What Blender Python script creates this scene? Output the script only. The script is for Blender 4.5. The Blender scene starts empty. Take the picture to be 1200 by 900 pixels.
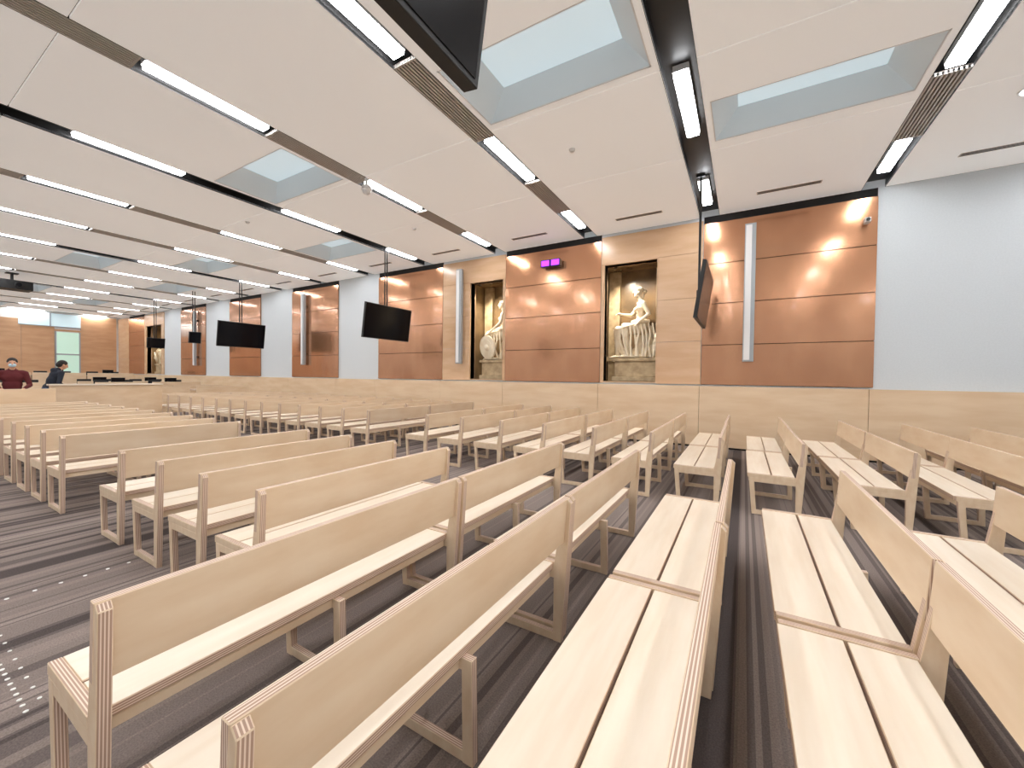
import bpy, bmesh, math, random
from mathutils import Vector, Matrix, Euler
random.seed(7)
scene = bpy.context.scene
try:
    scene.view_settings.view_transform = 'Standard'
    scene.view_settings.look = 'None'
except Exception: pass

H = 5.08; D = 9.8
XL, XR, YS = -36.3, 8.5, -5.2

def srgb(r,g,b):
    def f(c):
        c/=255.0
        return c/12.92 if c<=0.04045 else ((c+0.055)/1.055)**2.4
    return (f(r),f(g),f(b),1)

# ---------------------------------------------------------------- materials
MATS={}
def mat(name, col, rough=0.5, metal=0.0, emit=0.0, ecol=None, noise=None, bump=0.0, nscale=(1,1,1), spec=0.5, rnd=0.0, coat=0.0, bscale=None):
    m=bpy.data.materials.new(name); m.use_nodes=True
    nt=m.node_tree; b=nt.nodes['Principled BSDF']
    b.inputs['Base Color'].default_value=col
    b.inputs['Roughness'].default_value=rough
    b.inputs['Metallic'].default_value=metal
    b.inputs['Specular IOR Level'].default_value=spec
    if coat:
        b.inputs['Coat Weight'].default_value=coat; b.inputs['Coat Roughness'].default_value=0.09
    if emit:
        b.inputs['Emission Color'].default_value=ecol or col
        b.inputs['Emission Strength'].default_value=emit
    if noise:
        c2,scale,detail=noise
        tc=nt.nodes.new('ShaderNodeTexCoord'); mp=nt.nodes.new('ShaderNodeMapping')
        mp.inputs['Scale'].default_value=nscale
        nz=nt.nodes.new('ShaderNodeTexNoise'); nz.inputs['Scale'].default_value=scale; nz.inputs['Detail'].default_value=detail
        nt.links.new(tc.outputs['Object'],mp.inputs['Vector']); nt.links.new(mp.outputs['Vector'],nz.inputs['Vector'])
        cr=nt.nodes.new('ShaderNodeValToRGB')
        cr.color_ramp.elements[0].position=0.35; cr.color_ramp.elements[1].position=0.65
        cr.color_ramp.elements[0].color=col; cr.color_ramp.elements[1].color=c2
        nt.links.new(nz.outputs['Fac'],cr.inputs['Fac'])
        out=cr.outputs['Color']
        if rnd:
            oi=nt.nodes.new('ShaderNodeObjectInfo'); mr=nt.nodes.new('ShaderNodeMapRange')
            mr.inputs['To Min'].default_value=1-rnd; mr.inputs['To Max'].default_value=1+rnd*0.4
            nt.links.new(oi.outputs['Random'],mr.inputs['Value'])
            hs=nt.nodes.new('ShaderNodeHueSaturation')
            nt.links.new(mr.outputs['Result'],hs.inputs['Value']); nt.links.new(out,hs.inputs['Color'])
            out=hs.outputs['Color']
        nt.links.new(out,b.inputs['Base Color'])
        if bump:
            hsrc=nz
            if bscale:
                hsrc=nt.nodes.new('ShaderNodeTexNoise'); hsrc.inputs['Scale'].default_value=bscale; hsrc.inputs['Detail'].default_value=1
                nt.links.new(mp.outputs['Vector'],hsrc.inputs['Vector'])
            bp=nt.nodes.new('ShaderNodeBump'); bp.inputs['Strength'].default_value=bump; bp.inputs['Distance'].default_value=0.02
            nt.links.new(hsrc.outputs['Fac'],bp.inputs['Height']); nt.links.new(bp.outputs['Normal'],b.inputs['Normal'])
            if coat: nt.links.new(bp.outputs['Normal'],b.inputs['Coat Normal'])
    MATS[name]=m
    return m

def ply_edge(name, axis):
    m=bpy.data.materials.new(name); m.use_nodes=True
    nt=m.node_tree; b=nt.nodes['Principled BSDF']; b.inputs['Roughness'].default_value=0.55
    tc=nt.nodes.new('ShaderNodeTexCoord'); sp=nt.nodes.new('ShaderNodeSeparateXYZ')
    nt.links.new(tc.outputs['Object'],sp.inputs[0])
    mu=nt.nodes.new('ShaderNodeMath'); mu.operation='MULTIPLY'; mu.inputs[1].default_value=2*math.pi/0.0085
    nt.links.new(sp.outputs[axis],mu.inputs[0])
    si=nt.nodes.new('ShaderNodeMath'); si.operation='SINE'; nt.links.new(mu.outputs[0],si.inputs[0])
    cr=nt.nodes.new('ShaderNodeValToRGB')
    cr.color_ramp.elements[0].position=0.0; cr.color_ramp.elements[1].position=0.6
    cr.color_ramp.elements[0].color=srgb(176,144,124); cr.color_ramp.elements[1].color=srgb(234,214,195)
    nt.links.new(si.outputs[0],cr.inputs['Fac']); nt.links.new(cr.outputs['Color'],b.inputs['Base Color'])
    MATS[name]=m; return m

mat('birch_seat', srgb(242,230,212), 0.42, noise=(srgb(236,221,200),3.0,4), nscale=(6,0.6,6), rnd=0.05)
mat('birch_back', srgb(231,210,182), 0.38, noise=(srgb(222,196,164),3.0,4), nscale=(6,0.8,3), rnd=0.06)
ply_edge('ply_edge_x',0); ply_edge('ply_edge_y',1); ply_edge('ply_edge_z',2)
mat('wainscot_wood', srgb(229,204,172), 0.26, noise=(srgb(220,191,157),2.0,5), nscale=(0.6,1,3))
mat('niche_wood', srgb(216,182,148), 0.22, noise=(srgb(206,169,134),2.0,5), nscale=(0.6,1,3))
mat('far_wood', srgb(208,166,128), 0.35, noise=(srgb(196,152,114),2.0,5), nscale=(1,0.6,3))
mat('copper', srgb(198,146,110), 0.19, metal=0.74, noise=(srgb(186,134,100),1.3,3), nscale=(1.6,1,0.8), bump=0.3, coat=0.7, bscale=1.6)
mat('plaster_blue', srgb(208,214,218), 0.7, noise=(srgb(204,210,214),40,2))
mat('plaster_white', srgb(228,228,226), 0.8, noise=(srgb(222,222,220),30,2))
mat('ceiling_white_glow', srgb(240,236,230), 0.7, emit=0.225, ecol=(0.985,0.985,0.985,1))  # faint emission added to brighten the ceiling, which is no light source itself
mat('black', srgb(14,14,15), 0.5)
mat('black_matte', srgb(22,20,20), 0.8)
mat('channel_black', srgb(24,23,23), 0.45)
mat('screen', srgb(7,8,14), 0.22, spec=0.2)
mat('grille_light', srgb(196,190,184), 0.5, metal=0.2)
mat('grille_dark', srgb(70,62,58), 0.7)
mat('silver', srgb(165,170,174), 0.35, metal=0.3)
mat('lamp', (1,1,1,1), 0.5, emit=37, ecol=(0.96,0.975,1.0,1))
mat('downlamp', (1,1,1,1), 0.5, emit=14, ecol=(0.85,1,1,1))
mat('sky_panel', srgb(205,220,228), 0.5, emit=0.55, ecol=srgb(205,226,236))
mat('well_wall_glow', srgb(222,230,234), 0.8, emit=0.10, ecol=srgb(205,225,235))  # slight glow put into the well sides, in place of daylight falling on them
mat('stone', srgb(244,232,208), 0.55, noise=(srgb(232,215,186),5,5), bump=0.2)
mat('plinth_stone', srgb(196,174,138), 0.7, noise=(srgb(164,142,110),6,5), bump=0.3)
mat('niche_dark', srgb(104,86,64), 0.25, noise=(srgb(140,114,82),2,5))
mat('white_plastic', srgb(232,232,232), 0.4)
mat('purple', srgb(120,40,220), 0.4, emit=3.0, ecol=srgb(150,50,255))
mat('glass_green', srgb(190,220,205), 0.15, emit=0.4, ecol=srgb(190,225,208))
mat('glass_blue', srgb(200,222,230), 0.15, emit=0.5, ecol=srgb(200,225,235))
mat('skin', srgb(205,155,125), 0.55)
mat('hoodie_red', srgb(92,30,34), 0.9)
mat('navy', srgb(30,34,46), 0.9)
mat('jeans', srgb(52,72,104), 0.9)
mat('dark_trousers', srgb(28,28,32), 0.9)
mat('hair', srgb(30,22,18), 0.7)
mat('mask', srgb(190,215,230), 0.8)
mat('shoe', srgb(25,25,25), 0.6)
mat('marker_white', srgb(235,235,230), 0.6)

# carpet
m=bpy.data.materials.new('striped_carpet'); m.use_nodes=True; MATS['carpet']=m
nt=m.node_tree; b=nt.nodes['Principled BSDF']; b.inputs['Roughness'].default_value=0.95; b.inputs['Specular IOR Level'].default_value=0.1
tc=nt.nodes.new('ShaderNodeTexCoord'); sp=nt.nodes.new('ShaderNodeSeparateXYZ'); nt.links.new(tc.outputs['Object'],sp.inputs[0])
n1=nt.nodes.new('ShaderNodeTexNoise'); n1.noise_dimensions='1D'; n1.inputs['Scale'].default_value=3.3; n1.inputs['Detail'].default_value=2.5; n1.inputs['Roughness'].default_value=0.7
nt.links.new(sp.outputs[0],n1.inputs['W'])
cr=nt.nodes.new('ShaderNodeValToRGB'); cr.color_ramp.interpolation='CONSTANT'
e=cr.color_ramp.elements
e[0].position=0; e[0].color=srgb(82,74,72)
e[1].position=0.40; e[1].color=srgb(106,96,92)
for p,c in ((0.46,(132,120,114)),(0.54,(142,129,122)),(0.62,(110,100,96)),(0.68,(148,135,128))):
    x=e.new(p); x.color=srgb(*c)
nt.links.new(n1.outputs['Fac'],cr.inputs['Fac'])
n2=nt.nodes.new('ShaderNodeTexNoise'); n2.inputs['Scale'].default_value=140; n2.inputs['Detail'].default_value=2
nt.links.new(tc.outputs['Object'],n2.inputs['Vector'])
mx=nt.nodes.new('ShaderNodeMix'); mx.data_type='RGBA'; mx.blend_type='OVERLAY'; mx.inputs[0].default_value=0.5
nt.links.new(cr.outputs['Color'],mx.inputs[6])
nt.links.new(n2.outputs['Fac'],mx.inputs[7])
nt.links.new(mx.outputs[2],b.inputs['Base Color'])
bp=nt.nodes.new('ShaderNodeBump'); bp.inputs['Strength'].default_value=0.4; bp.inputs['Distance'].default_value=0.01
nt.links.new(n2.outputs['Fac'],bp.inputs['Height']); nt.links.new(bp.outputs['Normal'],b.inputs['Normal'])

# ---------------------------------------------------------------- builder
_ico={}
def ico(sub):
    if sub not in _ico:
        t=bmesh.new(); bmesh.ops.create_icosphere(t,subdivisions=sub,radius=1)
        t.verts.ensure_lookup_table()
        _ico[sub]=([v.co.copy() for v in t.verts],[[v.index for v in f.verts] for f in t.faces]); t.free()
    return _ico[sub]
class B:
    def __init__(s): s.bm=bmesh.new(); s.mats=[]
    def mi(s,n):
        if n not in s.mats: s.mats.append(n)
        return s.mats.index(n)
    def box(s,x0,x1,y0,y1,z0,z1,m,edge=None,axis=None,M=None):
        vs=[s.bm.verts.new(Vector(p)) for p in ((x0,y0,z0),(x1,y0,z0),(x1,y1,z0),(x0,y1,z0),(x0,y0,z1),(x1,y0,z1),(x1,y1,z1),(x0,y1,z1))]
        fs=[((0,3,2,1),2),((4,5,6,7),2),((0,1,5,4),1),((2,3,7,6),1),((1,2,6,5),0),((3,0,4,7),0)]
        for idx,a in fs:
            f=s.bm.faces.new([vs[i] for i in idx])
            f.material_index=s.mi(m if (edge is None or a==axis) else edge)
        if M is not None:
            for v in vs: v.co=M@v.co
        return vs
    def prism(s,poly,y0,y1,m,edge=None):
        a=[s.bm.verts.new((x,y0,z)) for x,z in poly]; c=[s.bm.verts.new((x,y1,z)) for x,z in poly]
        n=len(poly); fs=[]
        f=s.bm.faces.new(a); f.material_index=s.mi(m); fs.append(f)
        f=s.bm.faces.new(c[::-1]); f.material_index=s.mi(m); fs.append(f)
        for i in range(n):
            j=(i+1)%n
            f=s.bm.faces.new((a[j],a[i],c[i],c[j])); f.material_index=s.mi(edge or m); fs.append(f)
        bmesh.ops.recalc_face_normals(s.bm,faces=fs)
    def cyl(s,p0,p1,r,m,r2=None,seg=20):
        p0=Vector(p0);p1=Vector(p1); d=p1-p0
        M=Matrix.Translation((p0+p1)/2)@d.to_track_quat('Z','Y').to_matrix().to_4x4()
        g=bmesh.ops.create_cone(s.bm,cap_ends=True,segments=seg,radius1=r,radius2=r if r2 is None else r2,depth=d.length,matrix=M)
        k=s.mi(m)
        for v in g['verts']:
            for f in v.link_faces: f.material_index=k
    def sph(s,c,r,m,rot=None,sub=2):
        if not hasattr(r,'__len__'): r=(r,r,r)
        M=Matrix.Translation(c)@(rot.to_matrix().to_4x4() if rot else Matrix())@Matrix.Diagonal((r[0],r[1],r[2],1))
        vv,ff=ico(sub); k=s.mi(m)
        nv=[s.bm.verts.new(M@v) for v in vv]
        for f in ff:
            q=s.bm.faces.new([nv[i] for i in f]); q.material_index=k
    def limb(s,pts,rad,m,sub=2):
        for i in range(len(pts)-1):
            a=Vector(pts[i]);c=Vector(pts[i+1]);r0=rad[i];r1=rad[i+1]
            n=max(2,int((c-a).length/(0.45*min(r0,r1)))+1)
            for k in range(n+1):
                t=k/n
                s.sph(a.lerp(c,t),r0+(r1-r0)*t,m,sub=sub)
    def quad(s,ps,m):
        f=s.bm.faces.new([s.bm.verts.new(p) for p in ps]); f.material_index=s.mi(m)
    def mesh(s,name,bevel=0,smooth=False):
        if bevel:
            bmesh.ops.bevel(s.bm,geom=list(s.bm.edges),offset=bevel,segments=1,affect='EDGES')
        me=bpy.data.meshes.new(name); s.bm.to_mesh(me); s.bm.free()
        for n in s.mats: me.materials.append(MATS[n])
        if smooth:
            for p in me.polygons: p.use_smooth=True
        return me
    def obj(s,name,loc=(0,0,0),rot=(0,0,0),bevel=0,smooth=False,parent=None):
        return inst(s.mesh(name,bevel,smooth),name,loc,rot,parent)
def inst(me,name,loc=(0,0,0),rot=(0,0,0),parent=None):
    o=bpy.data.objects.new(name,me); o.location=loc; o.rotation_euler=rot
    scene.collection.objects.link(o)
    if parent: o.parent=parent
    return o
def empty(name,loc=(0,0,0),rot=(0,0,0)):
    o=bpy.data.objects.new(name,None); o.location=loc; o.rotation_euler=rot; scene.collection.objects.link(o); return o
def remesh(o,vox,sm=4):
    r=o.modifiers.new('r','REMESH'); r.mode='VOXEL'; r.voxel_size=vox; r.use_smooth_shade=True
    if sm:
        q=o.modifiers.new('s','SMOOTH'); q.iterations=sm; q.factor=0.5

# ---------------------------------------------------------------- room shell
b_=B(); b_.box(XL,XR,YS,D+0.0,-0.1,0,'carpet'); b_.obj('floor')

NZ0,NZ1=1.42,4.30
niches=[(-3.05,-1.80),(-7.18,-6.02),(-31.6,-29.4)]
ND=1.15
w=B()
xs=XR+0.2
for (a,c) in niches:
    w.box(c,xs,D,D+0.2,0,H+0.3,'plaster_blue'); 
    w.box(a,c,D,D+0.2,0,NZ0,'plaster_blue'); w.box(a,c,D,D+0.2,NZ1,H+0.3,'plaster_blue')
    xs=a
w.box(XL-0.2,xs,D,D+0.2,0,H+0.3,'plaster_blue')
w.obj('wall_north')
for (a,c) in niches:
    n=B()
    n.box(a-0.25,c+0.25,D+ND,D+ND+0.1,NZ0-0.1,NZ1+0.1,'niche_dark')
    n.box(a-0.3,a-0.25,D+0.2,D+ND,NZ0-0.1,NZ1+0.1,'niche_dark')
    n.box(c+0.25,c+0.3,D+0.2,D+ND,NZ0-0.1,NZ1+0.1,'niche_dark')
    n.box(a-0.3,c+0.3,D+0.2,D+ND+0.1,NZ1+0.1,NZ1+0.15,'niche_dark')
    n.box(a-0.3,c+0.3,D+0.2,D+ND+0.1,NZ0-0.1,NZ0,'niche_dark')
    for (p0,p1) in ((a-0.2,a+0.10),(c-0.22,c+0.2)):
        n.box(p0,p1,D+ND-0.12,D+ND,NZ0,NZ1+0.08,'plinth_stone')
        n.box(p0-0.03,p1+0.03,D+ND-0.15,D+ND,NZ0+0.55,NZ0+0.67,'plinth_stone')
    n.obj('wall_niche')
    f=B()
    t=0.02
    for q in ((a-t,a,NZ0-t,NZ1+t),(c,c+t,NZ0-t,NZ1+t)):
        f.box(q[0],q[1],D-0.05,D+0.22,q[2],q[3],'niche_wood')
    f.box(a,c,D-0.05,D+0.22,NZ1,NZ1+t,'niche_wood'); f.box(a,c,D-0.05,D+0.22,NZ0-t,NZ0,'niche_wood')
    f.obj('trim_niche')

bounds=[(2.08,-0.835,'c'),(-0.835,-3.14,'w'),(-3.14,-5.94,'c'),(-5.94,-8.25,'w'),(-8.25,-11.17,'c'),(-13.38,-16.38,'c'),
        (-18.8,-21.55,'c'),(-24.0,-26.85,'c'),(-29.07,-31.9,'w'),(-31.9,-34.4,'c'),(-34.4,-36.3,'w')]
zr=[1.38,2.25,3.15,4.02,4.92]
for (x1,x0,k) in bounds:
    p=B(); g=0.006
    if k=='c':
        for i in range(4):
            p.box(x0+g,x1-g,D-0.045,D-0.012,zr[i]+0.006,zr[i+1]-0.006,'copper')
        p.box(x0+g,x1-g,D-0.010,D-0.002,1.38,H,'black_matte')
        p.obj('copper_wall_panel',bevel=0.0015)
    else:
        hole=None
        for (a,c) in niches:
            if a>=x0 and c<=x1: hole=(a-0.02,c+0.02)
        zz=[1.38,2.35,3.32,4.29+0.03,5.0]
        for i in range(4):
            if hole and i<3:
                p.box(x0+g,hole[0],D-0.04,D-0.002,zz[i]+0.003,zz[i+1]-0.003,'niche_wood')
                p.box(hole[1],x1-g,D-0.04,D-0.002,zz[i]+0.003,zz[i+1]-0.003,'niche_wood')
            else:
                p.box(x0+g,x1-g,D-0.04,D-0.002,zz[i]+0.003,zz[i+1]-0.003,'niche_wood')
        p.obj('wood_wall_panel',bevel=0.002)
wn=B()
joints=[XR,5.0,2.0,-0.85,-3.15,-5.95,-8.25,-11.2,-13.4,-16.4,-18.8,-21.6,-24.0,-26.9,-29.1,-31.9,-34.4,XL]
for i in range(len(joints)-1):
    wn.box(joints[i+1]+0.004,joints[i]-0.004,D-0.14,D-0.05,0.04,1.35,'wainscot_wood')
wn.box(XL,XR,D-0.12,D-0.05,0,0.05,'black_matte')
wn.box(XL,XR,D-0.055,D-0.001,0.0,1.33,'wainscot_wood')
wn.obj('trim_wainscot',bevel=0.002)

s=B(); s.box(XL-0.2,XR+0.2,YS-0.2,YS,0,H+0.3,'plaster_white'); s.obj('wall_south')
s=B(); s.box(XR,XR+0.2,YS,D,0,H+0.3,'plaster_white'); s.obj('wall_east')
s=B(); s.box(XL-0.2,XL,YS,D,0,H+0.3,'plaster_white'); s.obj('wall_west')
s=B()
ys=[YS,-3.4,-1.6,0.2,2.0,3.8,5.6,6.9]
for i in range(len(ys)-1): s.box(XL,XL+0.05,ys[i]+0.005,ys[i+1]-0.005,0.05,H-0.55 if i<6 else H-0.9,'far_wood')
s.box(XL,XL+0.05,8.0,D-0.15,0.05,H-0.05,'far_wood')
s.box(XL,XL+0.05,6.9,8.0,3.95,4.05,'far_wood')
s.obj('wood_wall_cladding',bevel=0.002)
s=B(); s.box(XL+0.005,XL+0.06,5.5,8.0,H-0.85,H-0.1,'glass_blue'); s.box(XL+0.005,XL+0.08,5.5,8.0,H-0.9,H-0.85,'silver'); s.box(XL+0.005,XL+0.08,6.7,6.75,H-0.85,H-0.1,'silver'); s.obj('window_1')
s=B(); s.box(XL+0.005,XL+0.06,6.97,7.93,0.4,3.9,'glass_green')
s.box(XL+0.005,XL+0.09,6.91,6.97,0.4,3.94,'silver'); s.box(XL+0.005,XL+0.09,7.93,7.99,0.4,3.94,'silver'); s.box(XL+0.005,XL+0.09,6.91,7.99,2.5,2.58,'silver'); s.box(XL+0.06,XL+0.12,7.05,7.1,1.3,1.6,'silver')
s.obj('door_1')

# ---------------------------------------------------------------- ceiling
SX=[2.0+2.72*2,2.0+2.72,2.0]+[-0.72-2.72*k for k in range(14)]
black_ids={3,6,9,12,15}
LY=[-4.5,-1.3,1.9,5.1,8.1]
LL=1.37
def ll(y): return 1.05 if y>8 else LL
sky={2:(5.75,6.75),3:(3.63,4.78),5:(3.63,4.78),6:(6.8,7.95),8:(5.8,6.9),9:(3.7,4.8),10:(6.8,7.95),12:(3.7,4.8),13:(6.2,7.3),15:(3.7,4.8)}
def hw(i): return 0.19 if i in black_ids else 0.17
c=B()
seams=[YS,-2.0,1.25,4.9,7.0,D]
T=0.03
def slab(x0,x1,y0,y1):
    if y1-y0>0.02 and x1-x0>0.02: c.box(x0,x1,y0,y1,H,H+T,'ceiling_white_glow')
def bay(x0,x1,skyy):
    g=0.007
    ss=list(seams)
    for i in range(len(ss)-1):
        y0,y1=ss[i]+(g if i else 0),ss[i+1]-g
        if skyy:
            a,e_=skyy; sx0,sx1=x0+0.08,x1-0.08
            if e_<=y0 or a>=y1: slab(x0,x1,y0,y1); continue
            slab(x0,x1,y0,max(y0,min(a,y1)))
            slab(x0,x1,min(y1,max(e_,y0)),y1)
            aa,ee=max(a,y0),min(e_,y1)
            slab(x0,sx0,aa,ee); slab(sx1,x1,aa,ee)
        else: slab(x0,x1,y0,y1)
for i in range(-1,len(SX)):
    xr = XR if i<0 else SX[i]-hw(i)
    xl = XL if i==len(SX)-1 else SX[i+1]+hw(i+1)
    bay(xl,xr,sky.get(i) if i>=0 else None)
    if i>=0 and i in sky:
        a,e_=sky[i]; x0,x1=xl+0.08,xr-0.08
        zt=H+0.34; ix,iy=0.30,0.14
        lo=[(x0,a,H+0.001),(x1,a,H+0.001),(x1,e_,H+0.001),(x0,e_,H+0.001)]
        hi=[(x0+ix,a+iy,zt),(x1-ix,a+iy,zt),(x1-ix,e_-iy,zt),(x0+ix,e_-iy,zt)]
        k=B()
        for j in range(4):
            n=(j+1)%4; k.quad([lo[j],lo[n],hi[n],hi[j]],'well_wall_glow')
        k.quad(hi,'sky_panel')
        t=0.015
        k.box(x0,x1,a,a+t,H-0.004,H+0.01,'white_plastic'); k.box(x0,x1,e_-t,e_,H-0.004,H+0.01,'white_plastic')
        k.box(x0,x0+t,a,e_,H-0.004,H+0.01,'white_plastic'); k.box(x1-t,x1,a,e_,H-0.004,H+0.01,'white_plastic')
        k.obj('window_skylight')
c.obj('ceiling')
s=B(); s.box(XL-0.2,XR+0.2,YS-0.2,D+0.2,H+0.9,H+1.0,'black_matte'); s.obj('ceiling_roof_slab')
for i,x in enumerate(SX):
    h=hw(i)
    ch=B()
    ch.box(x-h,x+h,YS,D,H+0.14,H+0.15,'channel_black')
    ch.box(x-h-0.004,x-h,YS,D,H-0.004,H+0.15,'channel_black'); ch.box(x+h,x+h+0.004,YS,D,H-0.004,H+0.15,'channel_black')
    if i not in black_ids:
        for j in range(-1,len(LY)):
            y0=(LY[j]+ll(LY[j])+0.08) if j>=0 else YS
            y1=(LY[j+1]-0.08) if j+1<len(LY) else D
            if y1-y0<0.65: continue
            ch.box(x-h+0.002,x+h-0.002,y0,y1,H+0.03,H+0.04,'grille_dark')
            n=8; st=2*h/n
            for q in range(n):
                ch.box(x-h+q*st+0.003,x-h+q*st+st*0.62,y0,y1,H-0.003,H+0.03,'grille_light')
            ch.box(x-h,x+h,y0,y0+0.02,H-0.004,H+0.03,'grille_light'); ch.box(x-h,x+h,y1-0.02,y1,H-0.004,H+0.03,'grille_light')
    ch.obj('ceiling_channel')
    for y0 in LY:
        l=B(); l.box(x-0.08,x+0.08,y0,y0+ll(y0),H+0.012,H+0.06,'lamp')
        l.box(x-0.09,x+0.09,y0-0.012,y0+ll(y0)+0.012,H+0.06,H+0.135,'white_plastic')
        l.obj('linear_ceiling_lamp')
for i in range(0,len(SX)-1):
    xc=(SX[i]+SX[i+1])/2
    s=B(); s.box(-0.5,0.5,-0.06,0.06,-0.006,0.0,'grille_light')
    for q in range(3): s.box(-0.48,0.48,-0.045+q*0.035,-0.028+q*0.035,-0.008,-0.004,'grille_dark')
    s.obj('ceiling_vent',(xc,9.0,H))
for (x,y) in ((2.95,7.4),(-6.9,0.75),(5.6,3.0)):
    s=B(); s.cyl((0,0,-0.012),(0,0,0),0.11,'white_plastic',seg=32); s.cyl((0,0,-0.016),(0,0,-0.011),0.085,'downlamp',seg=32); s.obj('round_downlight',(x,y,H))
for (x,y) in ((-2.4,5.9),(-7.0,7.2),(-10.2,5.0),(0.7,4.5)):
    s=B(); s.cyl((0,0,-0.02),(0,0,0),0.05,'white_plastic',seg=24); s.cyl((0,0,-0.045),(0,0,-0.02),0.03,'white_plastic',r2=0.045,seg=24); s.obj('smoke_detector',(x,y,H))
s=B(); s.cyl((0,0,-0.14),(0,0,0.0),0.025,'white_plastic'); s.cyl((0,0,-0.22),(0,0,-0.14),0.1,'white_plastic',r2=0.07,seg=28); s.sph((0,0,-0.22),(0.085,0.085,0.09),'white_plastic'); s.obj('dome_security_camera',(-6.0,4.95,H))

# ---------------------------------------------------------------- TVs
def tv(x,y,zc=3.0,w=1.7,hh=0.96,tilt=8):
    e=empty('hanging_television',(x,y,zc))
    s=B()
    s.box(-0.03,0.03,-w/2,w/2,-hh/2,hh/2,'black')
    s.box(0.03,0.032,-w/2+0.02,w/2-0.02,-hh/2+0.02,hh/2-0.02,'screen')
    s.box(-0.07,-0.03,-w/4,w/4,-hh/4,hh/4,'black')
    s.obj('screen_panel',rot=(0,math.radians(tilt),0),bevel=0.003,parent=e)
    s=B()
    s.cyl((-0.09,-0.04,-0.1),(-0.09,-0.04,H-zc+0.13),0.018,'black'); s.cyl((-0.09,0.04,-0.1),(-0.09,0.04,H-zc+0.13),0.018,'black')
    s.box(-0.12,-0.06,-0.12,0.12,-0.12,0.12,'black'); s.box(-0.16,-0.02,-0.1,0.1,H-zc+0.1,H-zc+0.139,'black')
    s.obj('ceiling_pole',parent=e)
tv(-0.765,0.27,zc=2.955); tv(-0.66,8.1); tv(-8.88,8.1); tv(-17.04,8.15); tv(-25.2,8.15,w=0.7,hh=0.5,zc=2.95); tv(-20.9,8.1,w=0.45,hh=0.5,zc=3.05); tv(-8.88,0.3); tv(-17.04,0.3)

for x in (0.06,-7.5,-15.4,-24.9):
    s=B(); s.box(-0.10,0.10,-0.13,-0.03,0,2.85,'silver')
    s.box(-0.085,0.03,-0.138,-0.13,0.03,2.82,'white_plastic')
    s.box(-0.03,0.03,-0.05,0.035,0.4,0.5,'black'); s.box(-0.03,0.03,-0.05,0.035,2.3,2.4,'black')
    s.obj('column_loudspeaker',(x,D-0.08,1.88),bevel=0.003)
s=B()
s.box(-0.27,0.27,-0.16,-0.02,-0.09,0.09,'black'); s.box(-0.04,0.04,-0.03,0.05,-0.04,0.04,'black')
s.box(-0.25,-0.03,-0.166,-0.16,-0.07,0.07,'purple'); s.box(0.03,0.25,-0.166,-0.16,-0.07,0.07,'purple')
s.obj('purple_floodlight',(-4.45,D-0.1,4.5))
s=B(); s.box(-0.04,0.04,-0.2,-0.06,-0.04,0.04,'white_plastic'); s.cyl((0,-0.22,0),(0,-0.2,0),0.03,'black'); s.box(-0.03,0.03,-0.07,0,-0.03,0.06,'white_plastic'); s.obj('wall_security_camera',(1.9,D-0.045,4.45))
s=B(); s.box(-0.35,0.35,-0.45,0.45,-0.16,0.16,'black'); s.cyl((0.35,0.1,0),(0.46,0.1,0),0.09,'black'); s.cyl((0.46,0.1,0),(0.465,0.1,0),0.07,'screen')
s.cyl((0,0,0.16),(0,0,0.45),0.04,'black'); s.box(-0.15,0.15,-0.15,0.15,0.42,0.45,'black')
s.obj('ceiling_projector',(-23.3,3.4,H-0.45),bevel=0.004)

# ---------------------------------------------------------------- benches
L=1.72
def bench_mesh():
    s=B(); th=0.036
    for yc,full in ((th/2+0.002,True),(L-th/2-0.002,True),(L/2,False)):
        y0,y1=yc-th/2,yc+th/2
        e=0.0008
        s.prism([(-0.50,0.002),(-0.05,0.002),(-0.055,0.048),(-0.50,0.048)],y0+e,y1-e,'birch_back','ply_edge_y')
        s.prism([(-0.535,0.408),(-0.50,0.0),(-0.455,0.0),(-0.485,0.408)],y0,y1,'birch_back','ply_edge_y')
        if full: s.prism([(-0.10,0.0),(-0.05,0.0),(-0.002,0.80),(-0.022,0.82),(-0.045,0.80),(-0.10,0.44)],y0,y1,'birch_back','ply_edge_y')
        else: s.prism([(-0.10,0.0),(-0.05,0.0),(-0.06,0.41),(-0.11,0.41)],y0,y1,'birch_back','ply_edge_y')
        s.prism([(-0.53,0.36),(-0.07,0.36),(-0.07,0.409),(-0.53,0.409)],y0+e,y1-e,'birch_back','ply_edge_y')
        if full:
            s.prism([(-0.545,0.408),(-0.10,0.408),(-0.10,0.452),(-0.545,0.452)],y0,y1,'birch_back','ply_edge_y')
    a,b2=th+0.004,L-th-0.004
    s.box(-0.55,-0.325,a,b2,0.410,0.448,'birch_seat','ply_edge_z',2)
    s.box(-0.312,-0.105,a,b2,0.410,0.448,'birch_seat','ply_edge_z',2)
    s.box(-0.535,-0.515,a,b2,0.36,0.409,'birch_back','ply_edge_x',0)
    s.box(-0.14,-0.12,a,b2,0.36,0.409,'birch_back','ply_edge_x',0)
    M=Matrix.Translation((-0.05,0,0.70))@Matrix.Rotation(math.radians(4),4,'Y')
    s.box(-0.014,0.018,0.0,L,-0.125,0.125,'birch_back','ply_edge_x',0,M=M)
    return s.mesh('wooden_bench',bevel=0.0025)
bm_=bench_mesh()
rows=[]
for x in (3.0,2.27,1.5,0.70,-0.05,-0.83,-1.59):
    rows+= [(x,0.38),(x,2.12)]
for x in (-2.38,-3.1,-3.8,-4.57): rows.append((x,1.24))
x=-6.12
while x>-12.8: rows.append((x,1.2)); x-=0.735
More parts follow.
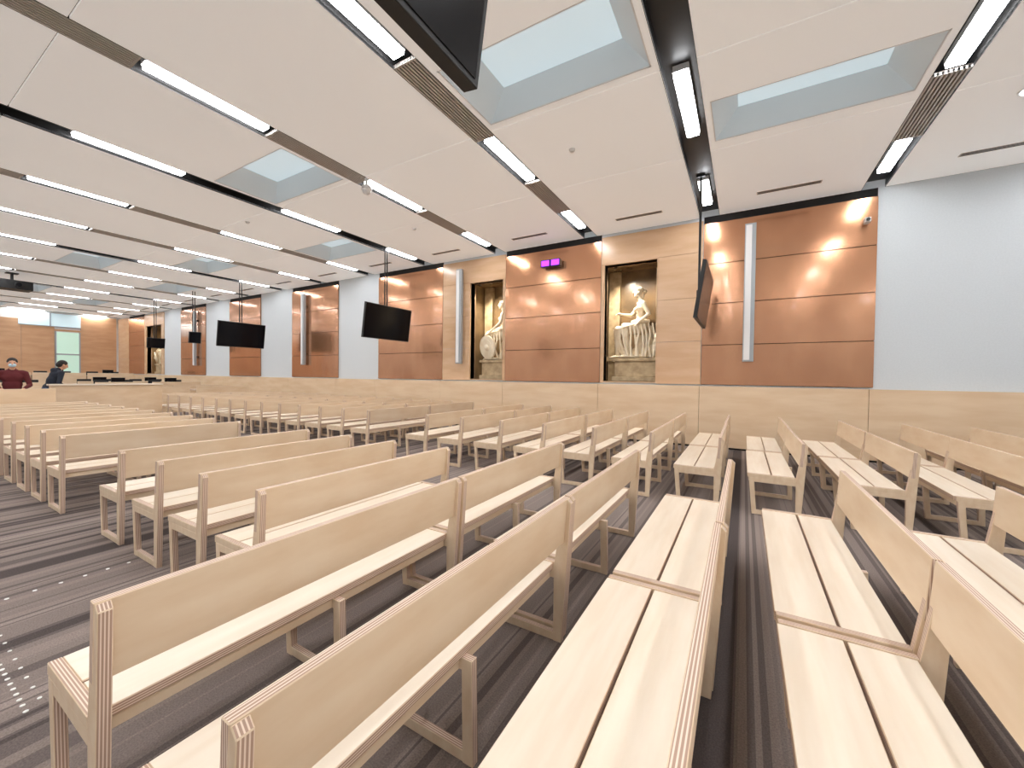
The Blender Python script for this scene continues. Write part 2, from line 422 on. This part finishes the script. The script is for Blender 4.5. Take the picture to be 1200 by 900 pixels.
for x in [3.78,3.02,2.25,1.47,0.6,-0.18,-0.95,-1.7,-2.45,-3.2,-3.95,-4.7]+[-6.2-0.75*k for k in range(14)]:
    rows+= [(x,5.2),(x,6.94)]
for (x,y) in rows:
    inst(bm_,'wooden_bench',(x+random.uniform(-.012,.012),y,0),(0,0,random.uniform(-.004,.004)))

s=B()
for k in range(20):
    x=-2.7-k*0.06
    s.cyl((x,0.42,0),(x,0.42,0.003),0.009,'marker_white',seg=12)
    if k%2: s.cyl((x,0.47,0),(x,0.47,0.003),0.008,'marker_white',seg=12)
for k in range(8): s.cyl((-4.15,0.45+k*0.12,0),(-4.15,0.45+k*0.12,0.003),0.011,'marker_white',seg=12)
s.obj('floor_marker_dots')

# ---------------------------------------------------------------- statues
def statue(loc,kind):
    RZ=math.radians(26 if kind==1 else 14)
    e=empty('seated_stone_statue',loc,(0,0,RZ))
    m_='stone'
    s=B()
    hy=0.0; hz=1.70
    s.sph((-0.04,hy,hz),(0.098,0.078,0.118),m_); s.sph((-0.075,hy,hz-0.065),(0.056,0.052,0.058),m_)
    s.limb([(-0.132,hy,hz+0.035),(-0.158,hy,hz-0.015)],[0.010,0.017],m_)
    s.sph((-0.128,hy,hz-0.055),(0.015,0.026,0.012),m_); s.sph((-0.118,hy,hz-0.098),(0.02,0.022,0.018),m_)
    for sg in (-1,1):
        s.sph((-0.122,hy+sg*0.035,hz+0.038),(0.018,0.026,0.010),m_); s.sph((-0.03,hy+sg*0.08,hz-0.01),(0.018,0.01,0.03),m_)
    s.sph((0.0,hy,hz+0.045),(0.112,0.094,0.092),m_)
    for q in range(9):
        a=math.radians(-80+q*20); s.sph((-0.085+0.03*abs(math.sin(a)),hy+0.088*math.sin(a),hz+0.085-0.03*abs(math.sin(a))),0.027,m_)
    s.sph((0.125,hy,hz+0.01),(0.062,0.055,0.058),m_)
    s.limb([(0.10,0.03,hz-0.06),(0.10,0.05,hz-0.22)],[0.03,0.024],m_)
    s.limb([(0.045,0,1.44),(0.02,0,1.52),(-0.02,0,1.60)],[0.072,0.056,0.054],m_)
    s.limb([(0.05,-0.19,1.39),(0.05,0,1.42),(0.05,0.19,1.39)],[0.066,0.075,0.066],m_)
    s.sph((0.045,0,1.28),(0.125,0.185,0.16),m_); s.sph((0.03,0,1.12),(0.108,0.145,0.15),m_)
    s.sph((0.025,0,0.98),(0.115,0.15,0.13),m_); s.sph((0.05,0,0.80),(0.20,0.23,0.17),m_)
    s.sph((-0.065,0.085,1.265),0.066,m_); s.sph((-0.065,-0.085,1.265),0.066,m_)
    for sg,kx,fx in ((-1,-0.40,-0.30),(1,-0.50,-0.50)):
        s.limb([(0.03,sg*0.13,0.76),(kx,sg*0.16,0.80 if sg<0 else 0.76),(fx,sg*0.15,0.12)],[0.145,0.098,0.058],m_)
        s.limb([(fx+0.02,sg*0.15,0.05),(fx-0.10,sg*0.16,0.05),(fx-0.19,sg*0.17,0.032)],[0.048,0.042,0.026],m_)
    if kind==1:
        a1=[(0.05,-0.22,1.37),(0.16,-0.30,1.10),(-0.05,-0.33,0.93)]; a2=[(0.05,0.22,1.37),(-0.14,0.28,1.14),(-0.40,0.20,1.16)]
    else:
        a1=[(0.05,-0.22,1.37),(0.02,-0.34,1.10),(-0.22,-0.36,0.90)]; a2=[(0.05,0.22,1.37),(-0.05,0.33,1.10),(-0.28,0.20,0.98)]
    for arm in (a1,a2):
        s.limb(arm,[0.066,0.052,0.034],m_)
        w_=Vector(arm[2]); d=(w_-Vector(arm[1])).normalized(); side=d.cross(Vector((0,0,1))).normalized()
        s.limb([w_,w_+d*0.07],[0.034,0.038],m_)
        for q in range(4):
            r=w_+d*0.09+side*(-0.036+q*0.024)
            s.limb([r,r+d*0.05+Vector((0,0,-0.008)),r+d*0.075+Vector((0,0,-0.035))],[0.014,0.013,0.011],m_,sub=1)
        s.limb([w_+d*0.04+side*0.03,w_+d*0.08+side*0.065],[0.015,0.012],m_,sub=1)
    s.sph((0.18,0,0.35),(0.25,0.28,0.38),m_); s.sph((0.28,-0.1,0.18),(0.22,0.24,0.24),m_); s.sph((0.12,0.12,0.15),(0.28,0.25,0.22),m_)
    rr=random.Random(kind*5)
    s.limb([(0.17,-0.22,0.93),(0.0,-0.25,0.92),(-0.13,-0.10,0.94),(-0.15,0.08,0.95),(-0.02,0.22,0.95),(0.16,0.2,0.98)],[0.05,0.055,0.05,0.045,0.045,0.05],m_)
    s.limb([(0.17,0.2,0.98),(0.17,0.21,1.2),(0.12,0.20,1.40),(0.0,0.17,1.44)],[0.055,0.045,0.04,0.035],m_)
    for q in range(9):
        t=q/8.0; y=-0.27+t*0.56
        kx=-0.42-0.10*t
        s.limb([(0.02,y*0.85,0.90-0.02*math.sin(q*2.1)),(kx*0.55,y,0.90-abs(y)*0.25),(kx-0.06,y*1.02,0.76),(kx-0.02+0.05*math.sin(q*1.9),y*1.1,0.42),(kx+0.06+rr.uniform(-.05,.05),y*1.2,0.07)],
               [0.024,0.028,0.026,0.026,0.038],m_,sub=1)
    for q in range(8):
        x=-0.30+q*0.095
        s.limb([(x,-0.24,0.86),(x+0.03,-0.31,0.60),(x+0.02+0.05*math.sin(q*2.3),-0.33,0.32),(x+rr.uniform(-.04,.08),-0.36,0.05)],[0.03,0.028,0.030,0.042],m_,sub=1)
    for q in range(5):
        y=-0.2+q*0.1
        s.limb([(0.22,y,0.80),(0.40,y*1.1,0.45),(0.44+rr.uniform(-.03,.05),y*1.2,0.06)],[0.035,0.034,0.045],m_,sub=1)
    s.sph((-0.12,-0.05,0.045),(0.5,0.36,0.045),m_)
    o=s.obj('draped_figure',parent=e); remesh(o,0.0105,1)
    if kind==1:
        s=B()
        s.sph((0,0,0.22),(0.17,0.12,0.20),m_); s.sph((-0.08,0,0.40),(0.12,0.13,0.15),m_); s.sph((-0.15,0,0.53),(0.085,0.08,0.085),m_); s.sph((-0.23,0,0.50),(0.05,0.042,0.036),m_)
        for sg in (-1,1):
            s.limb([(-0.1,sg*0.08,0.36),(-0.15,sg*0.08,0.15),(-0.16,sg*0.08,0.03)],[0.055,0.038,0.032],m_); s.sph((-0.2,sg*0.08,0.025),(0.05,0.032,0.025),m_)
            s.sph((0.05,sg*0.11,0.13),(0.12,0.055,0.13),m_); s.sph((-0.11,sg*0.06,0.61),0.024,m_)
        s.limb([(0.14,0,0.08),(0.20,-0.10,0.05),(0.12,-0.2,0.04)],[0.025,0.02,0.025],m_)
        o=s.obj('small_lion',(0.42,-0.34,0.0),(0,0,math.radians(55)),parent=e); remesh(o,0.012,2)
    else:
        s=B(); s.cyl((-0.015,0,0),(0.02,0,0),0.35,m_,seg=48); s.cyl((-0.035,0,0),(-0.015,0,0),0.35,m_,r2=0.33,seg=48)
        s.cyl((-0.05,0,0),(-0.035,0,0),0.24,m_,seg=48); s.sph((-0.05,0,0),(0.05,0.1,0.1),m_)
        s.obj('round_shield',(-0.34,-0.40,0.37),(0,math.radians(-10),math.radians(58)),parent=e)
    p=B()
    p.box(-0.56,0.56,-0.45,0.45,-0.08,0,'plinth_stone'); p.box(-0.50,0.50,-0.40,0.40,-0.46,-0.08,'plinth_stone'); p.box(-0.56,0.56,-0.45,0.45,-0.58,-0.46,'plinth_stone')
    p.obj('plinth',rot=(0,0,-RZ),bevel=0.012,parent=e)
statue((-2.34,D+0.62,2.0),1)
statue((-6.42,D+0.62,2.0),2)
statue((-30.5,D+0.62,2.0),2)
for (a,c_) in niches:
    xc=(a+c_)/2
    ld=bpy.data.lights.new('niche_spot','SPOT'); ld.energy=260; ld.color=(1,0.90,0.74); ld.spot_size=math.radians(120); ld.spot_blend=0.7; ld.shadow_soft_size=0.05
    e=empty('niche_spotlight',(xc-0.45,D+0.28,NZ1-0.04))
    o=bpy.data.objects.new('lamp_beam',ld); scene.collection.objects.link(o); o.parent=e
    o.rotation_euler=Vector((0.4,0.45,-1.3)).to_track_quat('-Z','Y').to_euler()
    s=B(); s.cyl((0,0,0.02),(0,0,0.13),0.04,'black'); s.obj('lamp_body',parent=e)

# ---------------------------------------------------------------- court furniture (far end)
def desk(x,y0,y1,z=0.0,h=1.0):
    s=B()
    s.box(-0.35,0.30,0,y1-y0,h-0.04,h,'birch_seat','ply_edge_z',2)
    s.box(0.30,0.335,0.0,y1-y0,0.0,h+0.12,'wainscot_wood')
    s.box(-0.3,0.3,0.02,0.06,0,h-0.04,'wainscot_wood'); s.box(-0.3,0.3,y1-y0-0.06,y1-y0-0.02,0,h-0.04,'wainscot_wood')
    s.obj('wooden_desk',(x,y0,z),bevel=0.003)
def chair(x,y,z=0,rz=0):
    s=B()
    s.box(-0.24,0.24,-0.24,0.24,0.44,0.52,'black'); s.box(-0.27,-0.21,-0.23,0.23,0.55,1.15,'black')
    s.cyl((0,0,0.06),(0,0,0.44),0.03,'silver')
    for k in range(5):
        a=k*2*math.pi/5; s.cyl((0,0,0.09),(0.28*math.cos(a),0.28*math.sin(a),0.05),0.018,'silver',seg=8); s.sph((0.28*math.cos(a),0.28*math.sin(a),0.03),0.03,'black',sub=1)
    for sg in (-1,1): s.box(-0.15,0.15,sg*0.27-0.02,sg*0.27+0.02,0.66,0.70,'black'); s.box(-0.02,0.02,sg*0.27-0.015,sg*0.27+0.015,0.45,0.66,'black')
    s.box(-0.25,-0.2,-0.03,0.03,0.46,0.6,'black')
    s.obj('office_chair',(x,y,z),(0,0,rz),bevel=0.01)
def monitor(x,y,z):
    s=B(); s.box(-0.02,0.02,-0.22,0.22,0.08,0.30,'black'); s.box(0.02,0.022,-0.21,0.21,0.09,0.29,'screen'); s.box(-0.02,0.0,-0.03,0.03,0,0.15,'black'); s.box(-0.1,0.08,-0.12,0.12,0,0.015,'black')
    s.obj('desk_monitor',(x,y,z+0.001))
desk(-13.9,1.3,2.6,0,0.98)
for x in (-18.8,-20.9,-23.0,-25.3):
    for (a,c_) in ((2.6,4.6),(5.4,7.0),(7.2,9.0)):
        h=0.85 if x>-22 else 0.95
        desk(x,a,c_,0,h)
        if x<-22:
            for q in range(2):
                chair(x-0.75,a+0.5+q*0.8,0)
            monitor(x-0.1,a+0.8,h)
s=B(); s.box(XL+0.1,-29.5,-3.0,9.0,0,0.35,'carpet'); s.obj('floor_dais')
for k in range(6):
    y=-2.6+k*1.9
    desk(-30.5,y,y+1.85,0.35,0.95); chair(-31.3,y+0.5,0.35); chair(-31.3,y+1.35,0.35); monitor(-30.6,y+0.9,1.30)
s=B(); s.box(-0.03,0.03,0,2.3,0.0,1.12,'wainscot_wood'); s.box(-0.16,0.06,-0.02,2.32,1.12,1.16,'birch_seat'); s.box(-0.14,-0.03,0.02,0.06,0,1.12,'wainscot_wood'); s.box(-0.14,-0.03,2.24,2.28,0,1.12,'wainscot_wood'); s.obj('wooden_barrier',(-15.5,2.85,0),bevel=0.003)

# ---------------------------------------------------------------- people
def person(loc,rz,top,bottom,lean=0,height=1.0,mask=True,armfwd=0.3,hair_long=False):
    e=empty('standing_person',loc,(0,0,rz)); e.scale=(height,)*3
    R=Matrix.Translation((0,0,0.95))@Matrix.Rotation(math.radians(lean),4,'Y')@Matrix.Translation((0,0,-0.95))
    def P(*p): return tuple(R@Vector(p))
    s=B()
    for sg in (-1,1):
        s.limb([(0,sg*0.09,0.92),(0.02,sg*0.105,0.5),(-0.01,sg*0.11,0.09)],[0.088,0.062,0.05],bottom)
    s.sph((0,0,0.95),(0.12,0.165,0.12),bottom)
    o=s.obj('trousers',parent=e); remesh(o,0.014,3)
    s=B()
    s.sph(P(0,0,1.0),(0.125,0.17,0.13),top); s.sph(P(0,0,1.15),(0.115,0.16,0.2),top); s.sph(P(0,0,1.32),(0.12,0.185,0.16),top)
    s.limb([P(0,-0.15,1.42),P(0,0.15,1.42)],[0.065,0.065],top); s.limb([P(-0.02,0,1.44),P(-0.02,0,1.5)],[0.075,0.065],top)
    s.sph(P(-0.09,0,1.45),(0.06,0.11,0.07),top)
    hands=[]
    for sg in (-1,1):
        sh=P(0,sg*0.19,1.41); el=P(0.03,sg*0.26,1.13); wr=P(armfwd,sg*0.17,1.07)
        s.limb([sh,el,wr],[0.06,0.048,0.036],top); hands.append((Vector(wr),(Vector(wr)-Vector(el)).normalized(),sg))
    o=s.obj('jacket',parent=e); remesh(o,0.014,3)
    for w_,d,sg in hands:
        s=B(); c0=w_+d*0.07
        s.limb([w_+d*0.01,c0+d*0.02],[0.026,0.03],'skin'); side=d.cross(Vector((0,0,1))).normalized()
        for q,l in enumerate((0.06,0.072,0.068,0.05)):
            r=c0+side*(-0.03+q*0.02)+d*0.03
            s.limb([r,r+d*l*0.5+Vector((0,0,-0.006)),r+d*l*0.85+Vector((0,0,-0.03))],[0.010,0.009,0.008],'skin',sub=1)
        r=c0-side*sg*0.028-d*0.02
        s.limb([r,r-side*sg*0.03+d*0.02,r-side*sg*0.035+d*0.05],[0.012,0.010,0.009],'skin',sub=1)
        o=s.obj('hand',parent=e); remesh(o,0.0045,1)
    s=B()
    s.limb([P(-0.01,0,1.46),P(0.0,0,1.56)],[0.055,0.052],'skin')
    s.sph(P(0.01,0,1.645),(0.095,0.076,0.11),'skin'); s.sph(P(0.04,0,1.59),(0.06,0.055,0.06),'skin')
    s.limb([P(0.10,0,1.66),P(0.118,0,1.625)],[0.010,0.015],'skin'); s.sph(P(0.1,0,1.585),(0.012,0.026,0.009),'skin')
    for sg in (-1,1): s.sph(P(0.0,sg*0.078,1.635),(0.02,0.012,0.032),'skin')
    o=s.obj('head',parent=e); remesh(o,0.007,1)
    s=B()
    s.sph(P(-0.012,0,1.68),(0.103,0.087,0.095),'hair'); s.sph(P(-0.05,0,1.63),(0.07,0.08,0.08),'hair')
    if hair_long: s.sph(P(-0.07,0,1.53),(0.05,0.08,0.12),'hair')
    o=s.obj('hair',parent=e); remesh(o,0.008,2)
    s=B()
    for sg in (-1,1): s.sph(P(0.097,sg*0.032,1.655),(0.008,0.014,0.008),'black')
    if mask: s.sph(P(0.062,0,1.60),(0.066,0.062,0.05),'mask')
    s.obj('eyes_and_mask',parent=e,smooth=True)
    s=B()
    for sg in (-1,1): s.limb([(-0.03,sg*0.11,0.05),(0.15,sg*0.12,0.038)],[0.05,0.038],'shoe')
    o=s.obj('shoes',parent=e); remesh(o,0.01,2)
person((-15.0,2.18,0),math.radians(-8),'hoodie_red','dark_trousers',lean=4,armfwd=0.24,height=1.02)
person((-16.4,3.0,0),math.radians(100),'navy','jeans',lean=22,mask=False,armfwd=0.35,height=1.05)

# ---------------------------------------------------------------- world + camera
w=bpy.data.worlds.new('world'); scene.world=w; w.use_nodes=True
w.node_tree.nodes['Background'].inputs[0].default_value=(0.8,0.9,1,1); w.node_tree.nodes['Background'].inputs[1].default_value=0.3
cd=bpy.data.cameras.new('camera'); cam=bpy.data.objects.new('camera',cd); scene.collection.objects.link(cam)
cd.sensor_width=36; cd.lens=466/1200*36; cd.clip_start=0.02; cd.clip_end=200
yaw=math.radians(30.24); pitch=math.radians(90-1.04); roll=math.radians(0.72)
Mx=Matrix.Rotation(yaw,4,'Z')@Matrix.Rotation(pitch,4,'X')@Matrix.Rotation(roll,4,'Z')
cam.matrix_world=Matrix.Translation((0,0,1.5))@Mx
scene.camera=cam
